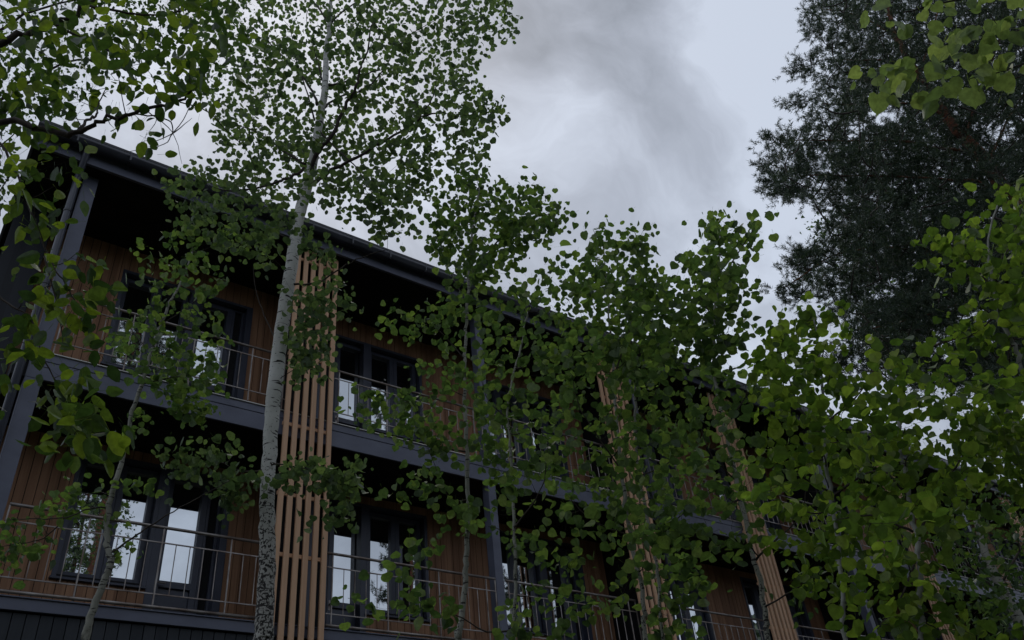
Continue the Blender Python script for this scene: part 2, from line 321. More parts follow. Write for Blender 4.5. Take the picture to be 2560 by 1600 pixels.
# window and door groups
for fi, (z0, z1, oz0, oz1, sz) in enumerate(floors):
    for (x, t) in openings:
        if x > 30: continue
        xr = x + GW; f0 = z0 + 0.0
        # surround trim proud of the boards
        wx0, wx1 = (x, x + 1.13) if t == 'A' else (xr - 1.13, xr)
        dx0, dx1 = (wx1, xr) if t == 'A' else (x, wx0)
        win = MB()
        def fr(mb, a, b_, c, d, w, y0, y1):                      # a..b in x, c..d in z, frame width w
            mb.box(a, a + w, y0, y1, c, d); mb.box(b_ - w, b_, y0, y1, c, d)
            mb.box(a + w, b_ - w, y0, y1, d - w, d); mb.box(a + w, b_ - w, y0, y1, c, c + w)
        win.box(wx0 if t == 'A' else wx0 + 0.001, wx0 + 0.055, YW - 0.012, YW + 0.10, sz - 0.045, oz1)
        win.box(wx1 - 0.055, wx1, YW - 0.012, YW + 0.10, sz - 0.045, oz1)
        win.box(wx0 + 0.055, wx1 - 0.055, YW - 0.010, YW + 0.10, oz1 - 0.05, oz1)
        mid = (wx0 + wx1) / 2 + 0.02
        fr(win, wx0 + 0.057, mid - 0.002, sz, oz1 - 0.052, 0.075, YG - 0.05, YG + 0.04)
        fr(win, mid + 0.002, wx1 - 0.057, sz, oz1 - 0.052, 0.075, YG - 0.05, YG + 0.04)
        w = win.build('window', M['frame'], bld, bevel=0.003)
        for (a, b_) in ((wx0 + 0.132, mid - 0.077), (mid + 0.077, wx1 - 0.132)):
            MB().box(a, b_, YG, YG + 0.02, sz + 0.075, oz1 - 0.127).build('pane', M['glass'], w)
        MB().box(wx0 - 0.02, wx1 + 0.0, YW - 0.045, YW + 0.11, sz - 0.078, sz - 0.047).build('sill', M['frame'], w, bevel=0.004)
        if fi == 0 and t == 'B' or fi == 1 and t == 'B':
            MB().box(mid - 0.20, mid - 0.16, YG - 0.052, YG - 0.05, sz + 1.12, sz + 1.15).build('sticker', M['sticker'], w)
        dr = MB(); pad = 0.14
        if t == 'A': la, lb = dx0, dx1 - 0.30
        else: la, lb = dx0 + 0.30, dx1
        dr.box(dx0, dx0 + 0.10, YW - 0.014, YW + 0.12, f0, oz1); dr.box(dx1 - 0.10, dx1, YW - 0.014, YW + 0.12, f0, oz1)
        dr.box(dx0 + 0.10, dx1 - 0.10, YW - 0.012, YW + 0.10, oz1 - 0.05, oz1)
        # leaf frame
        a, b_ = la + 0.10 + 0.002, lb - 0.002
        fr(dr, a, b_, f0 + 0.02, oz1 - 0.052, 0.085, YG - 0.055, YG + 0.04)
        dr.box(a + 0.085, b_ - 0.085, YG - 0.05, YG + 0.03, sz + 0.02, sz + 0.11)
        dr.box(a + 0.085, b_ - 0.085, YG - 0.015, YG + 0.02, f0 + 0.105, sz + 0.018)
        # fixed dark side light
        sa, sb = (b_ + 0.004, dx1 - 0.102) if t == 'A' else (dx0 + 0.102, a - 0.004)
        if sb > sa + 0.02: fr(dr, sa, sb, f0 + 0.02, oz1 - 0.052, 0.04, YG - 0.05, YG + 0.04)
        d = dr.build('balcony_door', M['frame'], bld, bevel=0.003)
        MB().box(a + 0.087, b_ - 0.087, YG, YG + 0.02, sz + 0.112, oz1 - 0.139).build('pane', M['glass'], d)
        if sb > sa + 0.1: MB().box(sa + 0.042, sb - 0.042, YG + 0.005, YG + 0.02, f0 + 0.07, oz1 - 0.10).build('side_panel', M['black'], d)
        hx = a + 0.04
        h = MB(); h.box(hx - 0.014, hx + 0.014, YG - 0.062, YG - 0.056, sz - 0.03, sz + 0.12)
        h.tube([(hx, YG - 0.062, sz + 0.06), (hx, YG - 0.11, sz + 0.06), (hx + 0.12, YG - 0.11, sz + 0.055)], 0.011, 6)
        h.build('handle', M['steel'], d)
        # dark room behind
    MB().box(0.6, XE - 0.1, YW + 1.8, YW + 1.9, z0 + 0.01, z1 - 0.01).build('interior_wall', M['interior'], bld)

# end wall, back and body
MB().box(0.0, 0.50, 10.9, 18, 0, 11.02).build('end_wall', M['endboard'], bld)
MB().box(0.50, XE, 17.7, 18, 0, 11.02).build('rear_wall', M['darkboard'], bld)
MB().box(XE, XE + 0.3, 10.0, 18, 0, 11.02).build('end_wall', M['darkboard'], bld)
# lower (plinth storey) with real boards
pl = MB(); pl.box(0.50, XE, 10.06, 10.3, 0, 4.70)
pw = pl.build('plinth_wall', M['black'], bld)
bd = MB(); x = 0.52
while x < XE - 0.14:
    bd.box(x + 0.005, x + 0.128, 10.03, 10.058, 0.1, 4.775); x += 0.133
bd.build('cladding', M['darkboard'], pw)
# balcony decks
for (zt, zb, nm) in ((7.93, 7.545, 'balcony_deck'), (4.93, 4.79, 'balcony_deck')):
    dk = MB(); dk.box(0.50, XE, 10.03, YW + 0.02, zb + 0.02, zt - 0.01)
    d = dk.build(nm, M['black'], bld)
    if zb > 6:
        fa = MB(); fa.box(0.66, XE, 9.992, 10.028, zb, zb + 0.255); fa.box(0.66, XE, 9.985, 10.028, zb + 0.260, zt - 0.014)
    else:
        fa = MB(); fa.box(0.62, XE, 9.985, 10.028, zb, zt - 0.014)
    fa.build('fascia', M['paint'], d, bevel=0.003)
    MB().box(0.87, XE, 9.965, 10.06, zt - 0.012, zt).build('drip_edge', M['trim'] if zb > 6 else M['paint'], d)
# posts
for (xa, xb) in ((0.66, 0.85), (7.48, 7.63), (17.5, 17.66), (24.2, 24.36)):
    for (za, zb) in ((4.932, 7.543), (7.932, 11.03)):
        MB().box(xa, xb, 9.994, 10.16, za, zb).build('post', M['paint'], bld, bevel=0.004)
# partitions between flats at the door side
for xc in (4.36, 11.10, 17.84, 24.58):
    for (za, zb) in ((4.94, 7.55), (7.94, 11.01)):
        MB().box(xc - 0.04, xc + 0.04, 10.06, YW - 0.016, za, zb).build('partition', M['black'], bld)
# soffit, roof, fascia, gutter
rf = MB().box(-0.06, XE + 0.4, 9.80, 18.3, 11.035, 11.16).build('soffit', M['black'], bld)
rm = MB(); i = 0
rm.v = [(-0.1, 9.56, 11.325), (XE + .5, 9.56, 11.325), (XE + .5, 18.5, 11.85), (-0.1, 18.5, 11.85), (-0.1, 9.56, 11.37), (XE + .5, 9.56, 11.37), (XE + .5, 18.5, 11.885), (-0.1, 18.5, 11.885)]
rm.f = [(0, 3, 2, 1), (4, 5, 6, 7), (0, 1, 5, 4), (1, 2, 6, 5), (2, 3, 7, 6), (3, 0, 4, 7)]
roof = rm.build('roof', M['roof'], bld)
MB().box(-0.08, XE + 0.42, 9.745, 9.795, 11.02, 11.32).build('fascia', M['paint'], roof, bevel=0.004)
MB().box(-0.085, -0.062, 9.80, 18.3, 11.02, 11.352).build('barge_board', M['paint'], roof)
gt = MB(); n = 10; gx = [-0.09, XE + 0.4]
for gi, xg in enumerate(gx):
    for q in range(n + 1):
        an = math.pi + math.pi * q / n; gt.v.append((xg, 9.64 + 0.098 * math.cos(an), 11.30 + 0.125 * math.sin(an)))
for q in range(n): gt.f.append((q, q + 1, n + 1 + q + 1, n + 1 + q))
gt.f.append(tuple(range(n + 1)))
go = gt.build('gutter', M['gutter'], roof, smooth=True)
gs = go.modifiers.new('solid', 'SOLIDIFY'); gs.thickness = 0.006
x = 0.4; rest = MB()
while x < XE:
    br = MB() if x < 20 else rest
    br.box(x, x + 0.022, 9.56, 9.742, 11.163, 11.17); br.box(x, x + 0.022, 9.528, 9.536, 11.17, 11.31)
    if x < 20: br.build('gutter_bracket', M['gutter'], roof)
    x += 0.72
tag(rest.build('gutter_bracket', M['gutter'], roof), kind='stuff')
# downpipes
for xp in (0.575, 11.33):
    p = MB(); p.tube([(xp, 9.66, 11.26), (xp, 9.68, 11.12), (xp, 9.90, 10.86), (xp, 9.93, 10.7), (xp, 9.93, 0.1)], 0.048, 12)
    dp = p.build('downpipe', M['pipe'], bld, smooth=True)
    for z in (10.2, 8.9, 7.3, 5.6, 3.6, 1.8):
        MB().tube([(xp, 9.93, z - 0.018), (xp, 9.93, z + 0.018)], 0.056, 12).build('pipe_clip', M['gutter'], dp)
# railings
def railing(x0, x1, zt, zs, zl, zb, first):
    hr = MB().tube([(x0, 9.99, zt), (x1, 9.99, zt)], 0.019, 10).build('railing', M['steel'], bld, smooth=True)
    for z in (zs, zl): MB().box(x0, x1, 9.983, 9.997, z - 0.007, z + 0.007).build('cross_rail', M['steel'], hr)
    b = MB(); x = first; k = 0
    while x < x1 + 0.001:
        if k % 5 == 0 or x + 0.167 > x1:
            MB().box(x - 0.008, x + 0.008, 9.982, 9.998, zb, zt - 0.012).build('railing_post', M['steel'], hr)
        elif x0 < 7:
            MB().tube([(x, 9.99, zl + 0.006), (x, 9.99, zs - 0.006)], 0.006, 6).build('baluster', M['steel'], hr)
        else:
            b.tube([(x, 9.99, zl + 0.006), (x, 9.99, zs - 0.006)], 0.006, 6)
        x += 0.167; k += 1
    if b.v: tag(b.build('balusters', M['steel'], hr), kind='stuff')
    if zb < 6: MB().tube([(x0, 9.97, 4.965), (x1, 9.97, 4.965)], 0.02, 8).build('foot_rail', M['steel'], hr, smooth=True)
spans = [(0.88, 3.95, 0.885), (4.70, 7.46, 4.78), (7.66, 10.38, 7.7), (11.36, 13.72, 11.4), (14.6, 17.48, 14.7), (17.7, 20.2, 17.8), (21.0, 24.18, 21.1), (24.4, 30, 24.5)]
for (a, b_, f_) in spans:
    railing(a, b_, 8.865, 8.715, 8.12, 7.952, f_)
    railing(a, b_, 5.925, 5.735, 5.12, 4.932, f_)
# slat screens: six upright larch battens and their back rails
for (xs, n) in ((3.91, 6), (10.38, 6), (13.80, 6), (20.20, 6), (27.0, 6)):
    s = MB()
    for k in range(n):
        xx = xs + 0.132 * k; s.box(xx, xx + 0.073, 9.885, 9.922, 0.35, 11.0)
    sc = s.build('slat_screen', M['slat'], bld, bevel=0.002)
    for z in (2.6, 4.2, 5.79, 6.63, 7.70, 8.9, 9.98, 10.8): MB().box(xs - 0.005, xs + 0.132 * (n - 1) + 0.078, 9.924, 9.952, z - 0.025, z + 0.025).build('cross_rail', M['slat'], sc)

# ------------------------------------------------------------------ trees
def onH(px, py, H):
    d = MW @ np.array([px - 1280.0, 800.0 - py, FPX]); t = H / (d @ HV); return EYE + d * t
def depth(p): return float((np.asarray(p) - EYE) @ FWD)

def fast_mesh(name, V, tris_loops, starts, totals, material, parent):
    me = bpy.data.meshes.new(name)
    me.vertices.add(len(V)); me.vertices.foreach_set('co', np.asarray(V, np.float32).ravel())
    me.loops.add(len(tris_loops)); me.loops.foreach_set('vertex_index', np.asarray(tris_loops, np.int32))
    me.polygons.add(len(starts)); me.polygons.foreach_set('loop_start', np.asarray(starts, np.int32)); me.polygons.foreach_set('loop_total', np.asarray(totals, np.int32))
    me.materials.append(material); me.update(calc_edges=True); me.validate()
    o = bpy.data.objects.new(name, me); C.objects.link(o); o.parent = parent
    o.matrix_parent_inverse = Matrix.Translation(-Vector(parent_world(parent))); return o

def leaf_template(kind):
    """x across, y along (petiole at origin), z fold; unit = blade length"""
    if kind == 'aspen': half = [(0, 0), (0.26, -0.05), (0.46, 0.13), (0.515, 0.36), (0.44, 0.60), (0.26, 0.80), (0.07, 0.93), (0, 1.02)]
    elif kind == 'willow': half = [(0, 0), (0.13, 0.06), (0.25, 0.24), (0.285, 0.46), (0.23, 0.70), (0.12, 0.88), (0, 1.02)]
    elif kind == 'linden': half = [(0, 0.06), (0.18, -0.05), (0.42, 0.08), (0.50, 0.32), (0.43, 0.58), (0.25, 0.80), (0.08, 0.92), (0, 1.06)]
    else: half = [(0, 0), (0.24, 0.05), (0.34, 0.25), (0.22, 0.6), (0, 1.0)]
    m = len(half); V = []; 
    for (x, y) in half: V.append((x, y, 0.22 * x * (1.0) - 0.10 * y * y))
    for (x, y) in half[1:-1]: V.append((-x, y, 0.22 * x - 0.10 * y * y))
    V = [(x * 1.04, y * 0.93, z) for (x, y, z) in V]
    V += [(0.012, 0.0, 0.0), (-0.012, -0.55, 0.05), (0.012, -0.55, 0.05)]
    right = list(range(m)); left = [0] + list(range(m, 2 * m - 2)) + [m - 1]
    pet = [0, 2 * m - 2, 2 * m, 2 * m - 1]
    return np.array(V), [right, left[::-1], pet]

def make_leaves(name, pos, nrm, size, kind, material, parent, rng):
    T, F = leaf_template(kind); n = len(pos); k = len(T)
    nrm = nrm / np.linalg.norm(nrm, axis=1, keepdims=True)
    down = np.tile([0, 0, -1.0], (n, 1)) + rng.normal(0, 0.55, (n, 3))
    y = down - nrm * (down * nrm).sum(1, keepdims=True); y /= np.linalg.norm(y, axis=1, keepdims=True) + 1e-9
    x = np.cross(y, nrm)
    fold = rng.uniform(-1.6, 2.6, (n, 1, 1)); wid = rng.uniform(0.86, 1.1, (n, 1, 1))
    Tn = np.repeat(T[None], n, 0); Tn[:, :, 2:3] *= fold; Tn[:, :, 0:1] *= wid
    Tn += rng.normal(0, 0.016, Tn.shape) * (np.abs(T[None, :, 0:1]) > 0.05)
    V = pos[:, None, :] + size[:, None, None] * (Tn[:, :, 0:1] * x[:, None] + Tn[:, :, 1:2] * y[:, None] + Tn[:, :, 2:3] * nrm[:, None])
    loops = []; tot = []
    for f in F: loops += f; tot.append(len(f))
    L = (np.array(loops)[None] + (np.arange(n) * k)[:, None]).ravel()
    tt = np.tile(tot, n); st = np.concatenate([[0], np.cumsum(tt)[:-1]])
    return fast_mesh(name, V.reshape(-1, 3), L, st, tt, material, parent)

def inside(poly, x, y):
    c = False; j = len(poly) - 1
    for i in range(len(poly)):
        xi, yi = poly[i]; xj, yj = poly[j]
        if (yi > y) != (yj > y) and x < (xj - xi) * (y - yi) / (yj - yi) + xi: c = not c
        j = i
    return c
def sample(poly, spacing, rng):
    xs = [p[0] for p in poly]; ys = [p[1] for p in poly]; out = []
    area = (max(xs) - min(xs)) * (max(ys) - min(ys)); tries = int(area / spacing ** 2 * 7) + 30
    cand = rng.uniform([min(xs), min(ys)], [max(xs), max(ys)], (tries, 2))
    acc = np.zeros((0, 2))
    for c in cand:
        if not inside(poly, c[0], c[1]): continue
        if len(acc) and (((acc - c) ** 2).sum(1) < (spacing * 0.72) ** 2).any(): continue
        acc = np.vstack([acc, c])
    return acc

def smooth_path(pts, rads, sub=4, wob=0.0, rng=None):
    P = [np.array(p, float) for p in pts]; n = len(P); out = []; ro = []
    for i in range(n - 1):
        p0, p1, p2, p3 = P[max(i - 1, 0)], P[i], P[i + 1], P[min(i + 2, n - 1)]
        for s in range(sub):
            t = s / sub
            q = 0.5 * ((2 * p1) + (-p0 + p2) * t + (2 * p0 - 5 * p1 + 4 * p2 - p3) * t * t + (-p0 + 3 * p1 - 3 * p2 + p3) * t ** 3)
            if wob and rng is not None: q = q + rng.normal(0, wob, 3)
            out.append(q); ro.append(rads[i] * (1 - t) + rads[i + 1] * t)
    out.append(P[-1]); ro.append(rads[-1]); return out, ro

def make_tree(name, label, cat, H, trunk, limbs, polys, kind, leafsize, leafmat, barkmat, twigmat, seed, nleaf=9, clump_r=0.13,
              group=None, face=0.5, upb=0.65, lf=1.2, twig_r=0.0028, ground=True, grow=True, holes=()):
    """trunk: [(px,py,width_px)] from the lowest seen point upward; limbs: [[(px,py),...], width_px, depth offset];
    polys: (outline, spacing_px, depth spread m, depth centre m)"""
    rng = np.random.default_rng(seed)
    T = [onH(a, b, H) for (a, b, w) in trunk]; TR = [0.5 * w * depth(p) / FPX for p, (a, b, w) in zip(T, trunk)]
    if ground:
        lo = T[0]; k = TR[0]
        foot = np.array([lo[0] + (lo[0] - T[1][0]) * 0.25, lo[1] + (lo[1] - T[1][1]) * 0.25, 0.0])
        T = [foot, foot * 0.5 + lo * 0.5] + T; TR = [k * 1.35 + 0.01, k * 1.1] + TR
    base = T[0]
    root = empty(name, (base[0], base[1], 0), label=label, cat=cat, group=group)
    tp, tr = smooth_path(T, TR, 6, 0.0, rng)
    if len(trunk) > 3: tp = [p + rng.normal(0, 0.0035, 3) * (0 < i < len(tp) - 1) for i, p in enumerate(tp)]
    mb = MB(); mb.tube(tp, tr, 14 if TR[0] > 0.04 else 8); mb.build('trunk', barkmat, root, smooth=True)
    nodes = [p for p, r in zip(tp, tr) if p[2] > 0.35 * T[-1][2]]; nrad = [r for p, r in zip(tp, tr) if p[2] > 0.35 * T[-1][2]]
    own = [0] * len(nodes); bms = [MB()]
    for (pts, w, dh) in limbs:
        n = len(pts); PP = [onH(a, b, H + dh * (i / max(n - 1, 1)) ** 0.8) for i, (a, b) in enumerate(pts)]
        r0 = 0.62 * w * depth(PP[0]) / FPX; RR = [r0 * (1 - 0.72 * i / (n - 1)) for i in range(n)]
        q, r = smooth_path(PP, RR, 5, r0 * 0.35, rng); bms.append(MB()); bms[-1].tube(q, r, 7); nodes += q; nrad += r; own += [len(bms) - 1] * len(q)
    cl = []
    for (poly, sp, spread, off) in polys:
        for c in sample(poly, sp, rng):
            if any(inside(h, c[0], c[1]) for h in holes): continue
            cl.append(onH(c[0], c[1], max(0.6, H + off + rng.normal(0, spread))))
    cl = np.array(cl); nd = np.array(nodes); nr = np.array(nrad); own = np.array(own)
    base_nd = nd[::3] if len(nd) > 200 else nd
    order = np.argsort([np.min(((base_nd - c) ** 2).sum(1)) for c in cl])
    leafP = []; leafN = []; 
    outward = HV * face + np.array([0, 0, upb])
    for ci in order:
        c = cl[ci]; v = c - nd; dist = np.linalg.norm(v, axis=1)
        cost = dist + np.clip(-v[:, 2], 0, 9) * 0.5
        j = int(np.argmin(cost)); p0 = nd[j]; d = c - p0; L = np.linalg.norm(d)
        if L > 1e-3:
            perp = rng.normal(0, 1, 3); perp -= d * perp.dot(d) / (L * L); m1 = p0 + d * 0.35 + np.array([0, 0, -0.04 * L]) + perp * 0.06 * L
            m2 = p0 + d * 0.7 + perp * 0.05 * L + np.array([0, 0, 0.03 * L])
            r0 = min(nr[j] * 0.7, twig_r * (1.2 + 1.6 * min(L, 1.2)) )
            q, r = smooth_path([p0, m1, m2, c], [r0, r0 * 0.8, r0 * 0.6, twig_r * 0.4], 3)
            bms[own[j]].tube(q, r, 4, cap=False)
            nd = np.vstack([nd, q[3:]]); nr = np.concatenate([nr, r[3:]]); own = np.concatenate([own, np.full(len(q) - 3, own[j])])
        k = max(2, int(rng.poisson(nleaf * lf)))
        dd = d / (L + 1e-6)
        for _ in range(k):
            s = rng.normal(0, clump_r * 0.55, 3); s += dd * rng.uniform(-1.1, 0.3) * clump_r
            leafP.append(c + s); leafN.append(rng.normal(0, 0.5, 3) + outward)
    for i, bm in enumerate(bms):
        if bm.v:
            o = bm.build('twigs' if i == 0 else 'branch', twigmat, root, smooth=True)
            if i == 0: tag(o, kind='stuff')
    leafP = np.array(leafP); leafN = np.array(leafN); sz = leafsize * np.clip(rng.normal(0.97, 0.27, len(leafP)), 0.35, 1.5)
    make_leaves('crown', leafP, leafN, sz, kind, leafmat, root, rng)
    return root
def rect(a, b, c, d): return [(a, c), (b, c), (b, d), (a, d)]
def blob(cx, cy, rx, ry=None, n=9): 
    ry = ry or rx; return [(cx + rx * math.cos(i * 2 * math.pi / n), cy + ry * math.sin(i * 2 * math.pi / n)) for i in range(n)]

# tall white aspen
make_tree('aspen_tree', 'tall aspen with thick white black-flecked trunk rising in front of the slatted screen', 'tree', 5.5,
    [(655, 1640, 50), (658, 1598, 48), (666, 1449, 43), (667, 1300, 39), (670, 1189, 36), (677, 1077, 36), (685, 983, 37), (708, 797, 34), (725, 686, 31), (745, 556, 30), (762, 483, 28),
     (781, 409, 24), (796, 316, 19), (812, 223, 17), (816, 130, 12), (822, 74, 10), (826, 0, 8), (832, -120, 5)],
    [([(760, 424), (712, 448), (660, 465), (600, 477), (545, 472)], 7, -0.3),
     ([(775, 465), (820, 432), (872, 405), (983, 338), (1058, 294), (1110, 281)], 9, -0.4),
     ([(775, 446), (790, 390), (835, 327), (868, 257), (890, 223), (900, 175), (913, 141), (935, 56)], 10, -0.5),
     ([(794, 260), (760, 200), (686, 119), (650, 70)], 6, 0.3), ([(805, 200), (786, 123), (775, 93)], 4, 0.1),
     ([(820, 214), (872, 203), (946, 175), (1035, 173)], 5, 0.4), ([(786, 301), (771, 242), (738, 138), (725, 60)], 4, -0.2),
     ([(1040, 300), (1080, 250), (1091, 201)], 4, -0.3), ([(765, 410), (700, 372), (640, 330), (560, 300)], 5, 0.4),
     ([(810, 270), (850, 240), (930, 210), (1010, 100), (1090, 50)], 5, 0.5),
     ([(824, 60), (870, 20), (960, -40)], 5, 0.3), ([(824, 60), (780, 0), (720, -60)], 5, 0.2),
     ([(800, 330), (850, 380), (900, 430), (940, 500)], 4, -0.3),
     ([(726, 712), (786, 708), (830, 686), (890, 649), (968, 623)], 5, -0.1),
     ([(700, 870), (665, 800), (640, 730), (633, 667)], 3, 0.1),
     ([(672, 1165), (700, 1160), (780, 1175), (860, 1190)], 4, -0.2), ([(672, 1170), (620, 1180), (560, 1160), (500, 1130)], 4, -0.2)],
    [([(480, -60), (900, -90), (1265, -60), (1265, 0), (1290, 60), (1310, 100), (1240, 60), (1190, 130), (1180, 190), (1195, 235), (1265, 240), (1265, 290), (1215, 335), (1230, 370),
       (1185, 410), (1100, 450), (1055, 500), (1000, 490), (950, 470), (870, 480), (830, 450), (800, 470), (760, 520), (700, 520), (620, 470), (560, 400), (540, 320), (500, 200)], 29, 0.55, 0.25),
     ([(830, 470), (900, 450), (1020, 470), (1050, 500), (1010, 560), (1040, 580), (985, 590), (940, 560), (900, 530), (850, 545)], 30, 0.3, -0.2),
     ([(400, 420), (560, 430), (700, 520), (720, 590), (650, 640), (560, 620), (470, 560), (420, 500)], 33, 0.35, -0.3),
     ([(755, 560), (800, 580), (850, 600), (830, 660), (800, 660), (760, 650), (748, 610)], 38, 0.1, -0.15),
     ([(730, 720), (800, 715), (850, 700), (880, 740), (870, 790), (830, 800), (825, 850), (830, 920), (790, 950), (740, 890), (725, 800)], 33, 0.08, -0.2),
     (blob(470, 1155, 60, 38), 38, 0.1, -0.2), (blob(600, 1200, 45, 45), 38, 0.1, -0.2), (blob(540, 1135, 50, 22), 38, 0.1, -0.2),
     (blob(760, 1180, 65, 30), 34, 0.1, -0.2), (blob(870, 1205, 50, 45), 36, 0.1, -0.2), (blob(838, 1290, 42, 22), 34, 0.1, -0.2), (blob(570, 1245, 28, 45), 38, 0.1, -0.2)],
    'aspen', 0.050, M['asp_dark'], M['bark'], M['twig'], 11, nleaf=12, clump_r=0.115,
    holes=(blob(800, 240, 22, 60), blob(760, 230, 20, 30), blob(990, 420, 30, 14), blob(905, 310, 26, 12), blob(690, 420, 26, 26), blob(730, 480, 28, 20), blob(880, 500, 40, 18)))

# slim aspen at left
make_tree('aspen_tree', 'slim crooked young aspen leaning in front of the leftmost balcony', 'tree', 4.7,
    [(208, 1620, 19), (212, 1598, 19), (231, 1531, 18), (260, 1449, 17), (277, 1404, 17), (266, 1349, 15), (273, 1263, 14), (288, 1207, 13), (316, 1114, 11), (327, 1040, 10), (353, 965, 10),
     (379, 879, 8), (402, 816, 8), (420, 768, 7), (457, 697, 5), (480, 630, 4)],
    [([(266, 1270), (223, 1271), (167, 1293), (97, 1297), (11, 1300)], 4, -0.2), ([(160, 1296), (110, 1345), (40, 1360), (-20, 1370)], 3, -0.1),
     ([(275, 1385), (330, 1345), (385, 1308), (470, 1258), (573, 1203)], 5, 0.1), ([(355, 960), (420, 945), (470, 938)], 3, -0.1),
     ([(380, 880), (340, 840), (320, 800)], 3, 0.1), ([(405, 810), (450, 780), (520, 730)], 3, 0.1)],
    [([(335, 605), (400, 590), (440, 540), (560, 560), (640, 600), (560, 660), (575, 720), (520, 760), (575, 800), (570, 850), (520, 870), (560, 930), (470, 990), (440, 1010), (400, 1000), (350, 950), (300, 890), (250, 850), (320, 800), (370, 740), (310, 690), (350, 660)], 38, 0.22, 0.0),
     ([(400, 890), (560, 900), (580, 960), (520, 1010), (470, 1050), (420, 1000)], 32, 0.12, 0), (blob(480, 1030, 40, 30), 34, 0.1, 0), (blob(345, 1060, 25, 40), 38, 0.08, 0), (blob(60, 1330, 70, 60), 40, 0.1, -0.1), (blob(195, 1225, 22, 16), 30, 0.05, 0), (blob(245, 1225, 16, 16), 30, 0.05, 0),
     (blob(300, 1330, 18, 50), 36, 0.06, 0), (blob(345, 1380, 18, 25), 34, 0.06, 0), (blob(352, 1215, 30, 22), 34, 0.06, 0), (blob(20, 1400, 20, 30), 34, 0.06, 0), (blob(150, 1265, 35, 25), 36, 0.06, 0)],
    'aspen', 0.045, M['asp_mid'], M['bark2'], M['twig'], 12, nleaf=6.5, clump_r=0.08)

# near willow hanging in from the left
make_tree('willow_tree', 'near willow with oval leaves and dark limbs reaching in from the upper left edge', 'tree', 2.3,
    [(-700, 1500, 70), (-620, 1000, 60), (-480, 500, 48), (-330, 230, 40)],
    [([(-330, 230), (-150, 170), (0, 110), (90, 78), (150, 50), (245, -5), (330, -80)], 20, 0.1),
     ([(-330, 230), (-100, 280), (63, 309), (149, 338), (193, 331), (260, 303), (340, 280), (439, 257), (480, 225)], 15, 0.0),
     ([(193, 330), (220, 300), (242, 286), (244, 264), (265, 220)], 7, 0.2),
     ([(223, 15), (320, 33), (379, 37), (476, 22), (560, -10)], 6, 0.1), ([(141, 63), (210, 98), (268, 126), (316, 171), (360, 230)], 6, 0.2),
     ([(260, 303), (330, 285), (420, 300), (430, 335), (400, 365), (310, 380)], 4, 0.3), ([(430, 335), (480, 295)], 3, 0.3),
     ([(370, 280), (430, 330), (455, 410)], 2.5, 0.3), ([(450, 255), (520, 280), (580, 340), (620, 380), (655, 470)], 3, 0.6),
     ([(-100, 280), (0, 360), (48, 446), (67, 500), (126, 649), (156, 700), (190, 760)], 6, 0.0), ([(112, 641), (145, 770), (158, 880)], 4, 0.0),
     ([(30, 430), (-20, 520), (-40, 640)], 3, 0.0), ([(-40, 700), (20, 760), (80, 800), (110, 900), (180, 1010), (250, 1100)], 5, 0.1), ([(-100, 280), (-120, 480), (-40, 700)], 8, 0.0)],
    [([(-80, -60), (250, -80), (520, -60), (600, 0), (640, 110), (600, 150), (520, 130), (500, 210), (420, 170), (330, 130), (300, 200), (250, 160), (200, 200), (160, 260), (100, 230), (-80, 260)], 43, 0.30, 0.1),
     (rect(270, 520, 60, 240), 75, 0.25, 0.25), ([(-60, 200), (150, 180), (230, 230), (180, 270), (60, 300), (-60, 300)], 55, 0.2, 0.0),
     ([(-60, 280), (60, 290), (110, 330), (200, 400), (190, 470), (120, 450), (40, 480), (-60, 520)], 52, 0.2, 0.0),
     (blob(330, 320, 55, 45), 50, 0.1, 0.0), (blob(470, 235, 65, 25), 60, 0.1, 0.0), (blob(120, 510, 45, 60), 62, 0.1, 0.0), (blob(90, 215, 70, 60), 55, 0.15, 0), (blob(150, 570, 22, 25), 52, 0.05, 0), (blob(215, 660, 32, 45), 52, 0.07, 0),
     (blob(105, 680, 22, 30), 50, 0.07, 0), (blob(80, 760, 35, 45), 52, 0.07, 0), (blob(185, 740, 30, 25), 52, 0.07, 0), (blob(250, 800, 55, 45), 52, 0.08, 0), (blob(190, 780, 30, 40), 50, 0.08, 0),
     (blob(40, 860, 45, 40), 60, 0.07, 0), (blob(180, 930, 60, 30), 55, 0.08, 0), (blob(160, 1010, 80, 55), 50, 0.12, 0), (blob(170, 1090, 70, 60), 50, 0.12, 0), (blob(255, 1090, 45, 20), 55, 0.06, 0),
     (blob(15, 960, 22, 35), 55, 0.05, 0), (blob(10, 640, 12, 12), 50, 0.05, 0)],
    'willow', 0.064, M['willow'], M['twig'], M['twig'], 13, nleaf=5, clump_r=0.085, twig_r=0.0016, upb=0.55, face=0.4,
    holes=(blob(430, 290, 60, 28), blob(200, 290, 40, 15)))

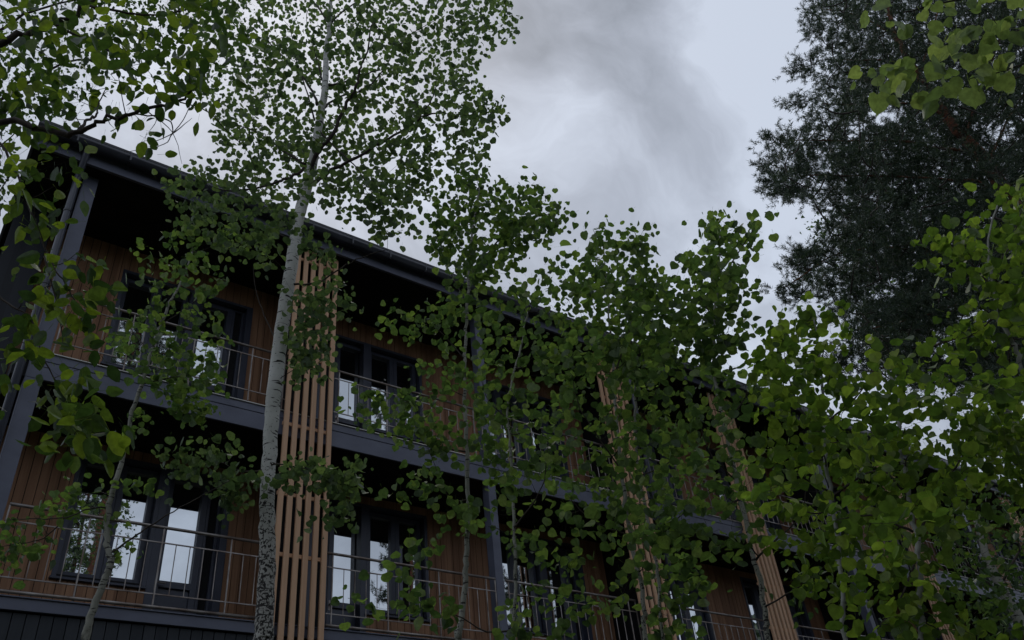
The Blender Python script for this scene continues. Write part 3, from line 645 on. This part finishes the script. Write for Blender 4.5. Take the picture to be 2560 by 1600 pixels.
# centre aspen sapling
SG = 'young aspens in front of the building'
make_tree('aspen_sapling', 'thin pale-stemmed aspen standing right of the slatted screen with its leafy top against the sky', 'tree', 4.6,
    [(1146, 1630, 17), (1147, 1598, 17), (1158, 1505, 15), (1165, 1412, 14), (1168, 1330, 12), (1169, 1226, 11), (1165, 1040, 10), (1160, 946, 9), (1165, 823, 8), (1169, 742, 8), (1180, 593, 6), (1198, 470, 4)],
    [([(1172, 700), (1230, 620), (1290, 560), (1350, 540), (1400, 530)], 4, 0.1), ([(1168, 760), (1110, 650), (1100, 600)], 3, 0.1),
     ([(1163, 900), (1100, 830), (1040, 790), (985, 785)], 3, -0.1), ([(1166, 1130), (1080, 1110), (1040, 1060)], 4, -0.1), ([(1166, 1250), (1120, 1240), (1070, 1120)], 3, -0.2)],
    [([(1075, 640), (1085, 560), (1130, 440), (1200, 425), (1250, 465), (1335, 450), (1340, 490), (1435, 530), (1390, 565), (1320, 600), (1325, 650), (1230, 700), (1170, 710)], 26, 0.2, 0),
     (blob(1080, 500, 25, 14), 34, 0.05, 0), (blob(1085, 625, 20, 14), 30, 0.05, 0),
     (blob(1030, 805, 62, 26), 36, 0.1, -0.1), (blob(1110, 800, 38, 60), 36, 0.15, -0.1), (blob(1110, 930, 45, 70), 38, 0.15, -0.1),
     (blob(1020, 1030, 60, 60), 38, 0.12, -0.2), (blob(895, 1020, 45, 42), 46, 0.08, -0.2), (blob(1090, 1090, 80, 50), 38, 0.15, -0.2),
     (blob(1065, 1205, 50, 22), 38, 0.08, -0.2), (blob(1000, 1225, 35, 16), 40, 0.08, -0.2), (blob(1150, 1270, 45, 45), 40, 0.1, -0.1)],
    'aspen', 0.044, M['asp_mid'], M['bark2'], M['twig'], 14, nleaf=8.5, clump_r=0.085, group=SG)

# mass of saplings, each its own
make_tree('aspen_sapling', 'thin aspen just right of the balcony post with stem bent left at the top', 'tree', 4.2,
    [(1287, 1620, 9), (1286, 1560, 9), (1288, 1412, 9), (1284, 1319, 8), (1280, 1200, 8), (1275, 1100, 7), (1269, 1032, 6), (1277, 965, 6), (1299, 876, 5), (1320, 780, 4)],
    [([(1284, 1319), (1330, 1260), (1360, 1200), (1370, 1100)], 4, -0.1), ([(1272, 1050), (1220, 1000), (1200, 930)], 3, 0.1)],
    [([(1170, 700), (1260, 690), (1340, 710), (1360, 680), (1400, 655), (1420, 760), (1440, 900), (1420, 1100), (1370, 1200), (1290, 1240), (1230, 1200), (1180, 1140), (1170, 950)], 42, 0.3, 0),
     (blob(1240, 1300, 35, 25), 42, 0.08, 0), (blob(1300, 1385, 26, 30), 50, 0.1, 0), (blob(1020, 1500, 55, 26), 46, 0.08, -0.4), (blob(1095, 1535, 20, 20), 40, 0.08, -0.3), (blob(895, 1500, 36, 16), 48, 0.06, -0.4), (blob(1015, 1395, 32, 18), 44, 0.05, -0.3), (blob(1060, 1350, 14, 16), 40, 0.05, -0.3), (blob(1340, 1500, 30, 16), 44, 0.05, 0)],
    'aspen', 0.043, M['asp_mid'], M['bark2'], M['twig'], 15, nleaf=8.5, clump_r=0.085, group=SG)
make_tree('aspen_sapling', 'aspen sapling whose twin-tipped top stands left of the tallest sapling against the sky', 'tree', 4.0,
    [(1620, 1640, 13), (1611, 1521, 12), (1585, 1384, 11), (1562, 1262, 10), (1552, 1150, 9), (1541, 1055, 9), (1537, 981, 8), (1530, 878, 6), (1520, 740, 4), (1508, 600, 3)],
    [([(1534, 940), (1580, 800), (1600, 650), (1585, 570)], 4, 0.1), ([(1556, 1180), (1500, 1100), (1450, 1020), (1430, 940)], 4, -0.2), ([(1548, 1110), (1600, 1050), (1650, 960)], 3, -0.1),
     ([(1575, 1340), (1480, 1300), (1420, 1240)], 4, -0.1)],
    [([(1400, 700), (1440, 640), (1478, 611), (1481, 567), (1530, 563), (1537, 593), (1555, 640), (1560, 660), (1600, 665), (1650, 690), (1680, 760), (1690, 860), (1640, 960), (1560, 960), (1470, 940), (1400, 860)], 28, 0.28, 0),
     (blob(1588, 605, 30, 48), 26, 0.08, 0), ([(1400, 900), (1500, 920), (1640, 950), (1700, 1080), (1680, 1240), (1560, 1300), (1450, 1330), (1370, 1260), (1350, 1100)], 46, 0.3, 0.0),
     (blob(1420, 1380, 30, 40), 44, 0.08, 0), (blob(1400, 1480, 50, 20), 50, 0.1, 0), (blob(1510, 1490, 45, 30), 46, 0.1, 0), (blob(1350, 1585, 90, 12), 46, 0.1, 0), (blob(1440, 1530, 26, 14), 46, 0.1, 0), (blob(1590, 1440, 50, 40), 40, 0.08, -0.1), (blob(1380, 655, 26, 14), 34, 0.05, 0)],
    'aspen', 0.041, M['asp_mid'], M['bark2'], M['twig'], 16, nleaf=8.5, clump_r=0.085, group=SG)
make_tree('aspen_sapling', 'second thin stem between the rear slatted screens, its top hidden in leaves', 'tree', 4.3,
    [(1665, 1640, 9), (1644, 1440, 8), (1626, 1344, 8), (1600, 1200, 7), (1589, 1088, 7), (1590, 1000, 6), (1583, 889, 5), (1590, 800, 4)],
    [([(1600, 1190), (1680, 1150), (1740, 1060)], 3, 0.1), ([(1630, 1360), (1700, 1290), (1790, 1210)], 4, -0.2)],
    [([(1560, 690), (1650, 680), (1720, 760), (1740, 900), (1720, 980), (1640, 900), (1570, 850)], 36, 0.2, 0.1), ([(1640, 960), (1720, 1040), (1780, 1120), (1800, 1240), (1700, 1280), (1620, 1160)], 47, 0.2, 0.1),
     (blob(1690, 1420, 60, 45), 40, 0.12, 0.2), (blob(1740, 1470, 50, 30), 44, 0.1, 0), (blob(1670, 1560, 70, 45), 46, 0.1, 0)],
    'aspen', 0.043, M['asp_mid'], M['bark2'], M['twig'], 17, nleaf=7.5, clump_r=0.085, group=SG)
make_tree('aspen_sapling', 'tallest of the right-hand saplings, its narrow top rising clear against the pale sky', 'tree', 3.8,
    [(1932, 1640, 14), (1915, 1558, 14), (1904, 1466, 13), (1885, 1392, 12), (1867, 1307, 12), (1838, 1190, 10), (1818, 1095, 9), (1807, 1048, 9), (1789, 955, 8), (1785, 833, 7), (1795, 700, 5), (1800, 590, 4)],
    [([(1790, 720), (1840, 640), (1880, 580), (1905, 555)], 4, 0.1), ([(1786, 800), (1740, 720), (1735, 660)], 3, 0.1), ([(1812, 1070), (1870, 980), (1890, 890)], 4, -0.1),
     ([(1888, 1400), (1950, 1340), (2000, 1290), (2020, 1200)], 5, -0.2), ([(1908, 1520), (2010, 1460), (2080, 1400)], 4, -0.3), ([(1840, 1200), (1780, 1140), (1740, 1040)], 4, -0.1)],
    [([(1748, 690), (1750, 600), (1744, 560), (1793, 535), (1830, 560), (1865, 555), (1905, 540), (1905, 585), (1855, 618), (1875, 655), (1862, 678), (1841, 700), (1890, 715), (1865, 741), (1872, 778), (1855, 815), (1830, 850), (1790, 930), (1740, 900), (1700, 820), (1690, 740)], 27, 0.2, 0),
     (blob(1720, 670, 30, 30), 34, 0.1, 0), ([(1760, 900), (1860, 900), (1900, 980), (1880, 1100), (1900, 1240), (1820, 1290), (1740, 1200), (1720, 1040)], 46, 0.25, -0.1),
     (blob(1600, 1330, 60, 45), 44, 0.1, -0.3), (blob(1780, 1345, 110, 32), 42, 0.12, -0.1), (blob(1700, 1290, 80, 40), 42, 0.12, -0.1)],
    'aspen', 0.042, M['asp_mid'], M['bark2'], M['twig'], 18, nleaf=8.5, clump_r=0.085, group=SG)
make_tree('aspen_sapling', 'broad light-green aspen sapling with rounded top just left of the pine', 'tree', 3.2,
    [(2130, 1660, 12), (2110, 1500, 11), (2080, 1240, 10), (2062, 1133, 9), (2060, 1040, 8), (2050, 900, 6), (2035, 800, 4)],
    [([(2062, 1100), (1990, 1000), (1960, 880)], 5, 0.1), ([(2060, 1060), (2150, 980), (2190, 900)], 5, 0.1), ([(2078, 1230), (2000, 1190), (1930, 1120)], 5, -0.1), ([(2080, 1240), (2180, 1180), (2330, 1160)], 6, -0.2)],
    [([(1900, 900), (1911, 840), (1935, 815), (1960, 835), (1985, 795), (2023, 780), (2045, 765), (2045, 800), (2095, 790), (2130, 785), (2112, 810), (2112, 870), (2100, 960), (2050, 1040), (1960, 1040), (1900, 980)], 35, 0.2, 0),
     ([(1880, 1000), (2000, 1030), (2120, 1000), (2200, 1080), (2240, 1200), (2200, 1300), (2120, 1380), (2040, 1390), (1950, 1330), (1900, 1220), (1890, 1100)], 46, 0.3, 0),
     (blob(2010, 1440, 40, 50), 56, 0.12, 0.4), (blob(2090, 1480, 60, 40), 50, 0.12, 0.3)],
    'aspen', 0.038, M['asp_light'], M['twig_grey'], M['twig'], 19, nleaf=10, clump_r=0.085, group=SG)
make_tree('aspen_sapling', 'large bright yellow-green aspen sapling filling the space below the pine', 'tree', 2.7,
    [(2330, 1680, 16), (2300, 1450, 14), (2280, 1280, 13), (2250, 1120, 11), (2240, 980, 8), (2200, 900, 5)],
    [([(2290, 1360), (2340, 1240), (2400, 1150), (2460, 1080)], 7, 0.1), ([(2270, 1240), (2200, 1150), (2160, 1000)], 6, 0.1), ([(2285, 1330), (2180, 1290), (2090, 1300)], 6, 0.0), ([(2290, 1400), (2250, 1500), (2200, 1560)], 5, -0.1)],
    [([(2150, 890), (2180, 865), (2230, 900), (2260, 930), (2300, 930), (2345, 890), (2390, 900), (2405, 945), (2480, 950), (2560, 930), (2560, 1040), (2480, 1080), (2460, 1180), (2440, 1280), (2350, 1330), (2250, 1350), (2170, 1320), (2130, 1200), (2130, 1000)], 50, 0.25, 0),
     ([(2200, 1330), (2300, 1330), (2330, 1420), (2300, 1560), (2230, 1600), (2190, 1500)], 54, 0.2, 0), ([(2400, 1040), (2580, 1020), (2580, 1230), (2460, 1200)], 44, 0.15, 0.3), (blob(2300, 1590, 60, 25), 50, 0.1, 0), (blob(2480, 1590, 80, 40), 54, 0.15, 0)],
    'aspen', 0.035, M['asp_light'], M['twig_grey'], M['twig'], 20, nleaf=11, clump_r=0.09, group=SG)
make_tree('aspen_sapling', 'bright aspen at the right edge in front of the pine, with a bare leaning stem', 'tree', 3.0,
    [(2900, 1660, 20), (2700, 1250, 16), (2600, 1010, 13), (2556, 922, 12), (2534, 856, 11), (2493, 789, 9), (2480, 700, 7), (2470, 600, 5), (2500, 500, 4)],
    [([(2493, 789), (2440, 830), (2400, 850)], 4, 0.0), ([(2484, 720), (2420, 650), (2380, 600)], 4, 0.0), ([(2480, 690), (2530, 600), (2560, 500)], 5, 0.0), ([(2556, 922), (2500, 900), (2460, 850)], 4, 0)],
    [([(2330, 660), (2327, 590), (2352, 555), (2378, 530), (2425, 525), (2445, 580), (2480, 580), (2500, 500), (2515, 445), (2580, 430), (2600, 600), (2590, 800), (2520, 770), (2440, 760), (2380, 735)], 40, 0.18, 0),
     (blob(2422, 842, 38, 34), 36, 0.06, 0), (blob(2540, 860, 30, 60), 44, 0.1, 0), (blob(2550, 1100, 50, 90), 48, 0.15, 0)],
    'aspen', 0.039, M['asp_light'], M['twig_grey'], M['twig'], 21, nleaf=8, clump_r=0.09, group=SG)
# near linden spray top right
make_tree('linden_tree', 'near linden with large pale green leaves hanging into the upper right corner', 'tree', 2.0,
    [(3300, 1500, 80), (3150, 900, 70), (3000, 400, 55)],
    [([(3000, 400), (2800, 220), (2640, 110), (2560, 74), (2497, 104), (2450, 130)], 12, 0.1), ([(3000, 400), (2850, 100), (2700, 0), (2560, -20), (2400, 0), (2260, 30)], 12, 0.1),
     ([(2640, 110), (2580, 150), (2500, 180), (2440, 190)], 5, 0.05)],
    [([(2180, 20), (2250, 0), (2330, -40), (2600, -60), (2600, 120), (2520, 110), (2460, 110), (2400, 80), (2330, 90), (2300, 60), (2220, 55)], 48, 0.12, 0), (blob(2400, 95, 50, 25), 52, 0.05, 0),
     (blob(2260, 200, 45, 45), 50, 0.04, 0), (blob(2175, 190, 15, 30), 40, 0.04, 0), (blob(2215, 200, 25, 40), 50, 0.04, 0), (blob(2370, 200, 26, 45), 44, 0.04, 0), (blob(2490, 175, 60, 40), 46, 0.07, 0), (blob(2540, 210, 40, 40), 46, 0.07, 0)],
    'linden', 0.058, M['linden'], M['twig'], M['twig'], 22, nleaf=2.0, clump_r=0.055, twig_r=0.0012, upb=0.6, face=0.5, lf=1.0)
# small-leaved trees behind
make_tree('birch_tree', 'distant fine-leaved birch showing through gaps under the pine', 'tree', 20.0,
    [(2950, 1600, 40), (2560, 1100, 34), (2430, 900, 24), (2350, 760, 16)],
    [([(2430, 900), (2300, 820), (2200, 780)], 8, 0), ([(2380, 820), (2250, 700), (2150, 640), (2060, 570)], 8, 0)],
    [([(2030, 530), (2070, 520), (2110, 620), (2250, 640), (2400, 660), (2520, 800), (2560, 1000), (2560, 1180), (2460, 1150), (2350, 1000), (2200, 930), (2150, 850), (2130, 700), (2050, 620)], 26, 0.8, 0), (rect(2470, 2570, 1080, 1250), 26, 0.6, 0)],
    'birch', 0.11, M['birchleaf'], M['bark2'], M['twig'], 23, nleaf=11, clump_r=0.36, twig_r=0.007)
make_tree('birch_tree', 'fine-leaved birch standing before the far end of the building at lower right', 'tree', 9.0,
    [(2640, 1700, 30), (2520, 1500, 26), (2470, 1400, 20), (2440, 1300, 12)],
    [([(2520, 1500), (2430, 1420), (2380, 1340)], 6, 0), ([(2500, 1460), (2560, 1360), (2600, 1300)], 6, 0)],
    [([(2330, 1300), (2400, 1220), (2480, 1240), (2570, 1260), (2580, 1620), (2430, 1620), (2400, 1500), (2350, 1450)], 25, 0.6, 0), (blob(2010, 1480, 50, 25), 40, 0.2, -2), ([(2380, 1060), (2570, 1040), (2570, 1190), (2500, 1160)], 30, 0.5, 1.5), (blob(2030, 1390, 26, 50), 40, 0.2, -2)],
    'birch', 0.07, M['birchleaf'], M['bark2'], M['twig'], 24, nleaf=8, clump_r=0.22, twig_r=0.004)

# ------------------------------------------------------------------ pine
def make_pine(label, H, trunk, limbs, polys, seed, tuft=0.17, nneedle=34, nw=0.010, holes=()):
    rng = np.random.default_rng(seed)
    T = [onH(a, b, H) for (a, b, w) in trunk]; TR = [0.5 * w * depth(p) / FPX for p, (a, b, w) in zip(T, trunk)]
    foot = np.array([T[0][0], T[0][1], 0]); T = [foot] + T; TR = [TR[0] * 1.2] + TR
    root = empty('pine_tree', tuple(foot), label=label, cat='tree')
    tp, tr = smooth_path(T, TR, 6, 0.02, rng); MB().tube(tp, tr, 12).build('trunk', M['pinebark'], root, smooth=True)
    zt = T[-1][2]; nodes = [p for p in tp if p[2] > 0.25 * zt]; bm = MB(); lm = MB()
    for (pts, w, dh) in limbs:
        n = len(pts); PP = [onH(a, b, H + dh * i / (n - 1)) for i, (a, b) in enumerate(pts)]; r0 = 0.5 * w * depth(PP[0]) / FPX
        q, r = smooth_path(PP, [r0 * (1 - 0.75 * i / (n - 1)) for i in range(n)], 5, r0 * 0.3, rng); lm.tube(q, r, 6); nodes += q
    cl = []
    for (poly, sp, spread, off) in polys:
        for c in sample(poly, sp, rng):
            if any(inside(h, c[0], c[1]) for h in holes) and rng.random() < 0.85: continue
            cl.append(onH(c[0], c[1], H + off + rng.normal(0, spread)))
    cl = np.array(cl); nd = np.array(nodes)
    order = np.argsort([np.min(((nd - c) ** 2).sum(1)) for c in cl]); ps = []; ax = []
    for ci in order:
        c = cl[ci]; v = c - nd; dist = np.linalg.norm(v, axis=1); j = int(np.argmin(dist + np.clip(v[:, 2], 0, 9) * 0.2)); p0 = nd[j]; d = c - p0; L = np.linalg.norm(d) + 1e-6
        m = p0 + d * 0.5 + np.array([0, 0, -0.08 * L]) + rng.normal(0, 0.05 * L, 3)
        q, r = smooth_path([p0, m, c], [min(0.035, 0.010 + 0.01 * L)] * 2 + [0.005], 4); bm.tube(q, r, 4, cap=False); nd = np.vstack([nd, q[2:]])
        dd = d / L; up = np.array([0, 0, 1.0])
        for k in range(10):
            off = rng.normal(0, 1, 3) * np.array([0.155, 0.155, 0.065]); a = dd * 0.6 + up * 0.5 + rng.normal(0, 0.4, 3) + off * 2; ps.append(c + off); ax.append(a / np.linalg.norm(a))
    bm.build('branches', M['twig'], root, smooth=True)
    lm.build('limbs', M['pinebark'], root, smooth=True)
    ps = np.array(ps); ax = np.array(ax); n = len(ps); k = nneedle
    A = np.repeat(ax, k, 0); P = np.repeat(ps, k, 0)
    rd = rng.normal(0, 1, (n * k, 3)); rd -= A * (rd * A).sum(1, keepdims=True); rd /= np.linalg.norm(rd, axis=1, keepdims=True)
    s = rng.uniform(-0.12, 0.10, (n * k, 1)); dirn = rd * rng.uniform(0.5, 1.0, (n * k, 1)) + A * rng.uniform(0.25, 1.0, (n * k, 1)); dirn /= np.linalg.norm(dirn, axis=1, keepdims=True)
    ln = rng.uniform(0.06, 0.115, (n * k, 1)); st = P + A * s; en = st + dirn * ln
    w = np.cross(dirn, rng.normal(0, 1, (n * k, 3))); w /= np.linalg.norm(w, axis=1, keepdims=True); w *= nw * 0.5
    V = np.stack([st - w, st + w, en + w * 0.4, en - w * 0.4], 1).reshape(-1, 3)
    nn = n * k; fast_mesh('crown', V, np.arange(nn * 4), np.arange(nn) * 4, np.full(nn, 4), M['needle'], root)
    return root
make_pine('tall dark pine with reddish limbs towering over the right side', 15.0,
    [(3200, 1500, 75), (2900, 1080, 62), (2680, 740, 50), (2560, 560, 40), (2471, 410, 32), (2416, 350, 28), (2371, 296, 24), (2300, 190, 18), (2240, 90, 13), (2190, -60, 8)],
    [([(2450, 385), (2350, 370), (2230, 352), (2090, 352), (1990, 350)], 10, -0.5), ([(2371, 296), (2290, 258), (2190, 262), (2060, 260)], 8, -0.4), ([(2330, 240), (2250, 160), (2150, 150), (2050, 150)], 7, 0.3),
     ([(2580, 590), (2480, 470), (2380, 450), (2200, 440), (2000, 440)], 11, -0.6), ([(2600, 620), (2480, 600), (2330, 628), (2195, 615), (2060, 650), (1970, 715)], 10, -0.3),
     ([(2680, 740), (2540, 720), (2400, 760), (2270, 800), (2150, 830)], 11, -0.3), ([(2740, 840), (2560, 800), (2420, 830), (2300, 880), (2180, 930)], 11, -0.4), ([(2800, 930), (2600, 890), (2500, 910), (2430, 960)], 12, -0.4),
     ([(2416, 350), (2440, 250), (2480, 150), (2520, 60)], 10, 0.3), ([(2471, 410), (2520, 300), (2580, 200)], 9, 0.3), ([(2300, 190), (2330, 80), (2350, 0)], 7, 0.3), ([(2250, 100), (2150, 40), (2050, 20)], 6, 0)],
    [([(2012, -40), (2030, 40), (2040, 75), (2065, 115), (2070, 150), (2050, 190), (2040, 230), (2040, 290), (2000, 320), (1970, 350), (1960, 390), (1950, 440), (1960, 490), (2040, 500), (2065, 520), (2060, 590), (2010, 640), (1990, 700), (2060, 730), (2100, 780),
       (2140, 840), (2165, 880), (2160, 950), (2300, 960), (2600, 980), (2620, 500), (2620, -60)], 22, 1.3, 0), ([(2100, -40), (2110, 100), (2110, 250), (2060, 380), (2100, 500), (2130, 700), (2200, 900), (2600, 930), (2620, -60)], 21, 0.9, 1.8),
     (blob(2040, 137, 14, 7), 20, 0.2, 0), (blob(2005, 170, 32, 18), 20, 0.3, 0), (blob(1990, 255, 32, 12), 20, 0.3, 0), (blob(1945, 350, 34, 22), 20, 0.3, 0), (blob(1925, 425, 26, 38), 20, 0.3, 0), (blob(1960, 480, 50, 16), 20, 0.3, 0),
     (blob(2000, 650, 28, 26), 20, 0.3, 0), (blob(1955, 728, 26, 12), 18, 0.2, 0), (blob(2000, 740, 30, 14), 20, 0.2, 0), (blob(2110, 900, 26, 40), 22, 0.3, 0), (blob(2030, 50, 22, 50), 22, 0.3, 0)],
    31, nneedle=38, nw=0.011, holes=(blob(2212, 285, 45, 26), blob(2141, 326, 26, 16), blob(2267, 700, 50, 16), blob(2200, 735, 40, 30), blob(2430, 790, 50, 26), blob(2500, 330, 40, 30), blob(2350, 860, 60, 40), blob(2200, 950, 40, 20)))

# trees on the other side of the path, behind the photographer: they show mirrored in the glazing
def mirrored(px, py, Y):        # point at depth Y whose image in the glazing (plane y = YG) falls on the photo point
    d = MW @ np.array([px - 1280.0, 800.0 - py, FPX]); t = (2 * YG - Y) / d[1]; p = EYE + d * t; return np.array([p[0], Y, p[2]])
def rear_pine(label, px, py, seed, ztop=17.0, yy=-7.0):
    rng = np.random.default_rng(seed); b = mirrored(px, py, yy)
    x0, y0 = b[0], yy; zb = 6.5 if ztop < 18 else ztop * 0.62
    root = empty('pine_tree', (x0, y0, 0), label=label, cat='tree')
    tp = [np.array([x0 + 0.12 * math.sin(z * 0.6), y0, z]) for z in np.linspace(0, ztop, 14)]
    MB().tube(tp, list(np.linspace(0.19, 0.03, 14)), 10).build('trunk', M['pinebark'], root, smooth=True)
    bm = MB(); ps = []; ax = []
    for z in np.arange(zb, ztop, 0.42):
        for k in range(3 if ztop < 18 else 6):
            an = rng.uniform(0, 2 * math.pi); L = (2.4 - 1.7 * (z - zb) / (ztop - zb)) * rng.uniform(0.5, 1); p0 = np.array([x0, y0, z]); p1 = p0 + np.array([math.cos(an) * L, math.sin(an) * L, rng.uniform(-0.3, 0.4)])
            bm.tube([p0, (p0 + p1) / 2 + [0, 0, -0.08], p1], [0.03, 0.02, 0.008], 5)
            for q in range(9): c = p0 + (p1 - p0) * rng.uniform(0.35, 1.02) + rng.normal(0, 0.16, 3); ps.append(c); ax.append(rng.normal(0, 0.5, 3) + [0, 0, 1])
    bm.build('branches', M['pinebark'], root, smooth=True)
    ps = np.array(ps); ax = np.array(ax); ax /= np.linalg.norm(ax, axis=1, keepdims=True); k = 46; n = len(ps) * k
    A_ = np.repeat(ax, k, 0); P = np.repeat(ps, k, 0); dr_ = rng.normal(0, 1, (n, 3)) + A_ * 0.5; dr_ /= np.linalg.norm(dr_, axis=1, keepdims=True)
    st = P + A_ * rng.uniform(-0.12, 0.12, (n, 1)); en = st + dr_ * 0.13; w = np.cross(dr_, rng.normal(0, 1, (n, 3))); w /= np.linalg.norm(w, axis=1, keepdims=True); w *= 0.009
    V = np.stack([st - w, st + w, en + w * 0.4, en - w * 0.4], 1).reshape(-1, 3)
    fast_mesh('crown', V, np.arange(n * 4), np.arange(n) * 4, np.full(n, 4), M['needle'], root)
rear_pine('pine behind the path, seen only mirrored in the lower left window', 205, 1300, 41)
rear_pine('pine behind the path, seen only mirrored in the window beside the centre aspen', 1000, 1400, 42)

# unseen wood added behind the camera to shade the balconies, mirrored in lowest panes
def shade_wood():
    rng = np.random.default_rng(77); n = 26000
    an = rng.uniform(R(-172), R(-2), n); rad = 29 + rng.uniform(0, 5, n)
    top = 14.5 + 1.5 * np.sin(an * 9) + 1.2 * np.sin(an * 23 + 1) + rng.uniform(-1.5, 0, n)
    z = top * rng.uniform(0.02, 1, n) ** 0.8
    P = np.stack([8 + rad * 1.35 * np.cos(an), 4 + rad * np.sin(an), z], 1)
    a = rng.normal(0, 1, (n, 3)); a /= np.linalg.norm(a, axis=1, keepdims=True); b = np.cross(a, rng.normal(0, 1, (n, 3))); b /= np.linalg.norm(b, axis=1, keepdims=True)
    s = rng.uniform(0.25, 0.6, (n, 1))
    V = np.stack([P - a * s, P - b * s * 0.7, P + a * s, P + b * s * 0.7], 1).reshape(-1, 3)
    root = bpy.data.meshes.new('shade_forest'); root.vertices.add(len(V)); root.vertices.foreach_set('co', V.astype(np.float32).ravel())
    root.loops.add(n * 4); root.loops.foreach_set('vertex_index', np.arange(n * 4, dtype=np.int32)); root.polygons.add(n)
    root.polygons.foreach_set('loop_start', (np.arange(n) * 4).astype(np.int32)); root.polygons.foreach_set('loop_total', np.full(n, 4, np.int32))
    root.materials.append(M['needle']); root.update(calc_edges=True); o = bpy.data.objects.new('shade_forest', root); C.objects.link(o)
    tag(o, 'unseen wood added across the path to shade the balconies, mirrored low in the glazing', 'shade_forest', kind='stuff')
shade_wood()

make_tree('alder_tree', 'dark small-leaved tree standing behind the near willow at upper left', 'tree', 4.6,
    [(-500, 1600, 40), (-330, 900, 34), (-200, 400, 26), (-120, 150, 18)],
    [([(-200, 400), (-40, 280), (80, 200), (200, 150), (330, 180)], 9, 0), ([(-120, 150), (60, 40), (260, -20)], 8, 0), ([(-230, 480), (-60, 420), (40, 330)], 7, 0)],
    [([(-60, -60), (480, -60), (500, 60), (400, 130), (340, 200), (300, 150), (240, 230), (170, 230), (120, 290), (60, 330), (-60, 380)], 30, 0.4, 0), (blob(150, 255, 60, 30), 30, 0.2, 0), (blob(10, 460, 40, 60), 32, 0.2, 0)],
    'birch', 0.045, M['birchleaf'], M['twig'], M['twig'], 51, nleaf=7, clump_r=0.11, twig_r=0.003,
    holes=(blob(120, 150, 22, 16), blob(310, 90, 20, 20)))

rear_pine('pine behind the path, seen only mirrored in the upper left window', 335, 880, 43, ztop=27.0, yy=-4.5)
rear_pine('second pine behind the path, mirrored in the upper balcony door left of the white aspen', 610, 910, 45, ztop=27.0, yy=-5.5)
rear_pine('pine behind the path, mirrored in the upper window right of the slatted screen', 1010, 1030, 44, ztop=25.0, yy=-4.5)
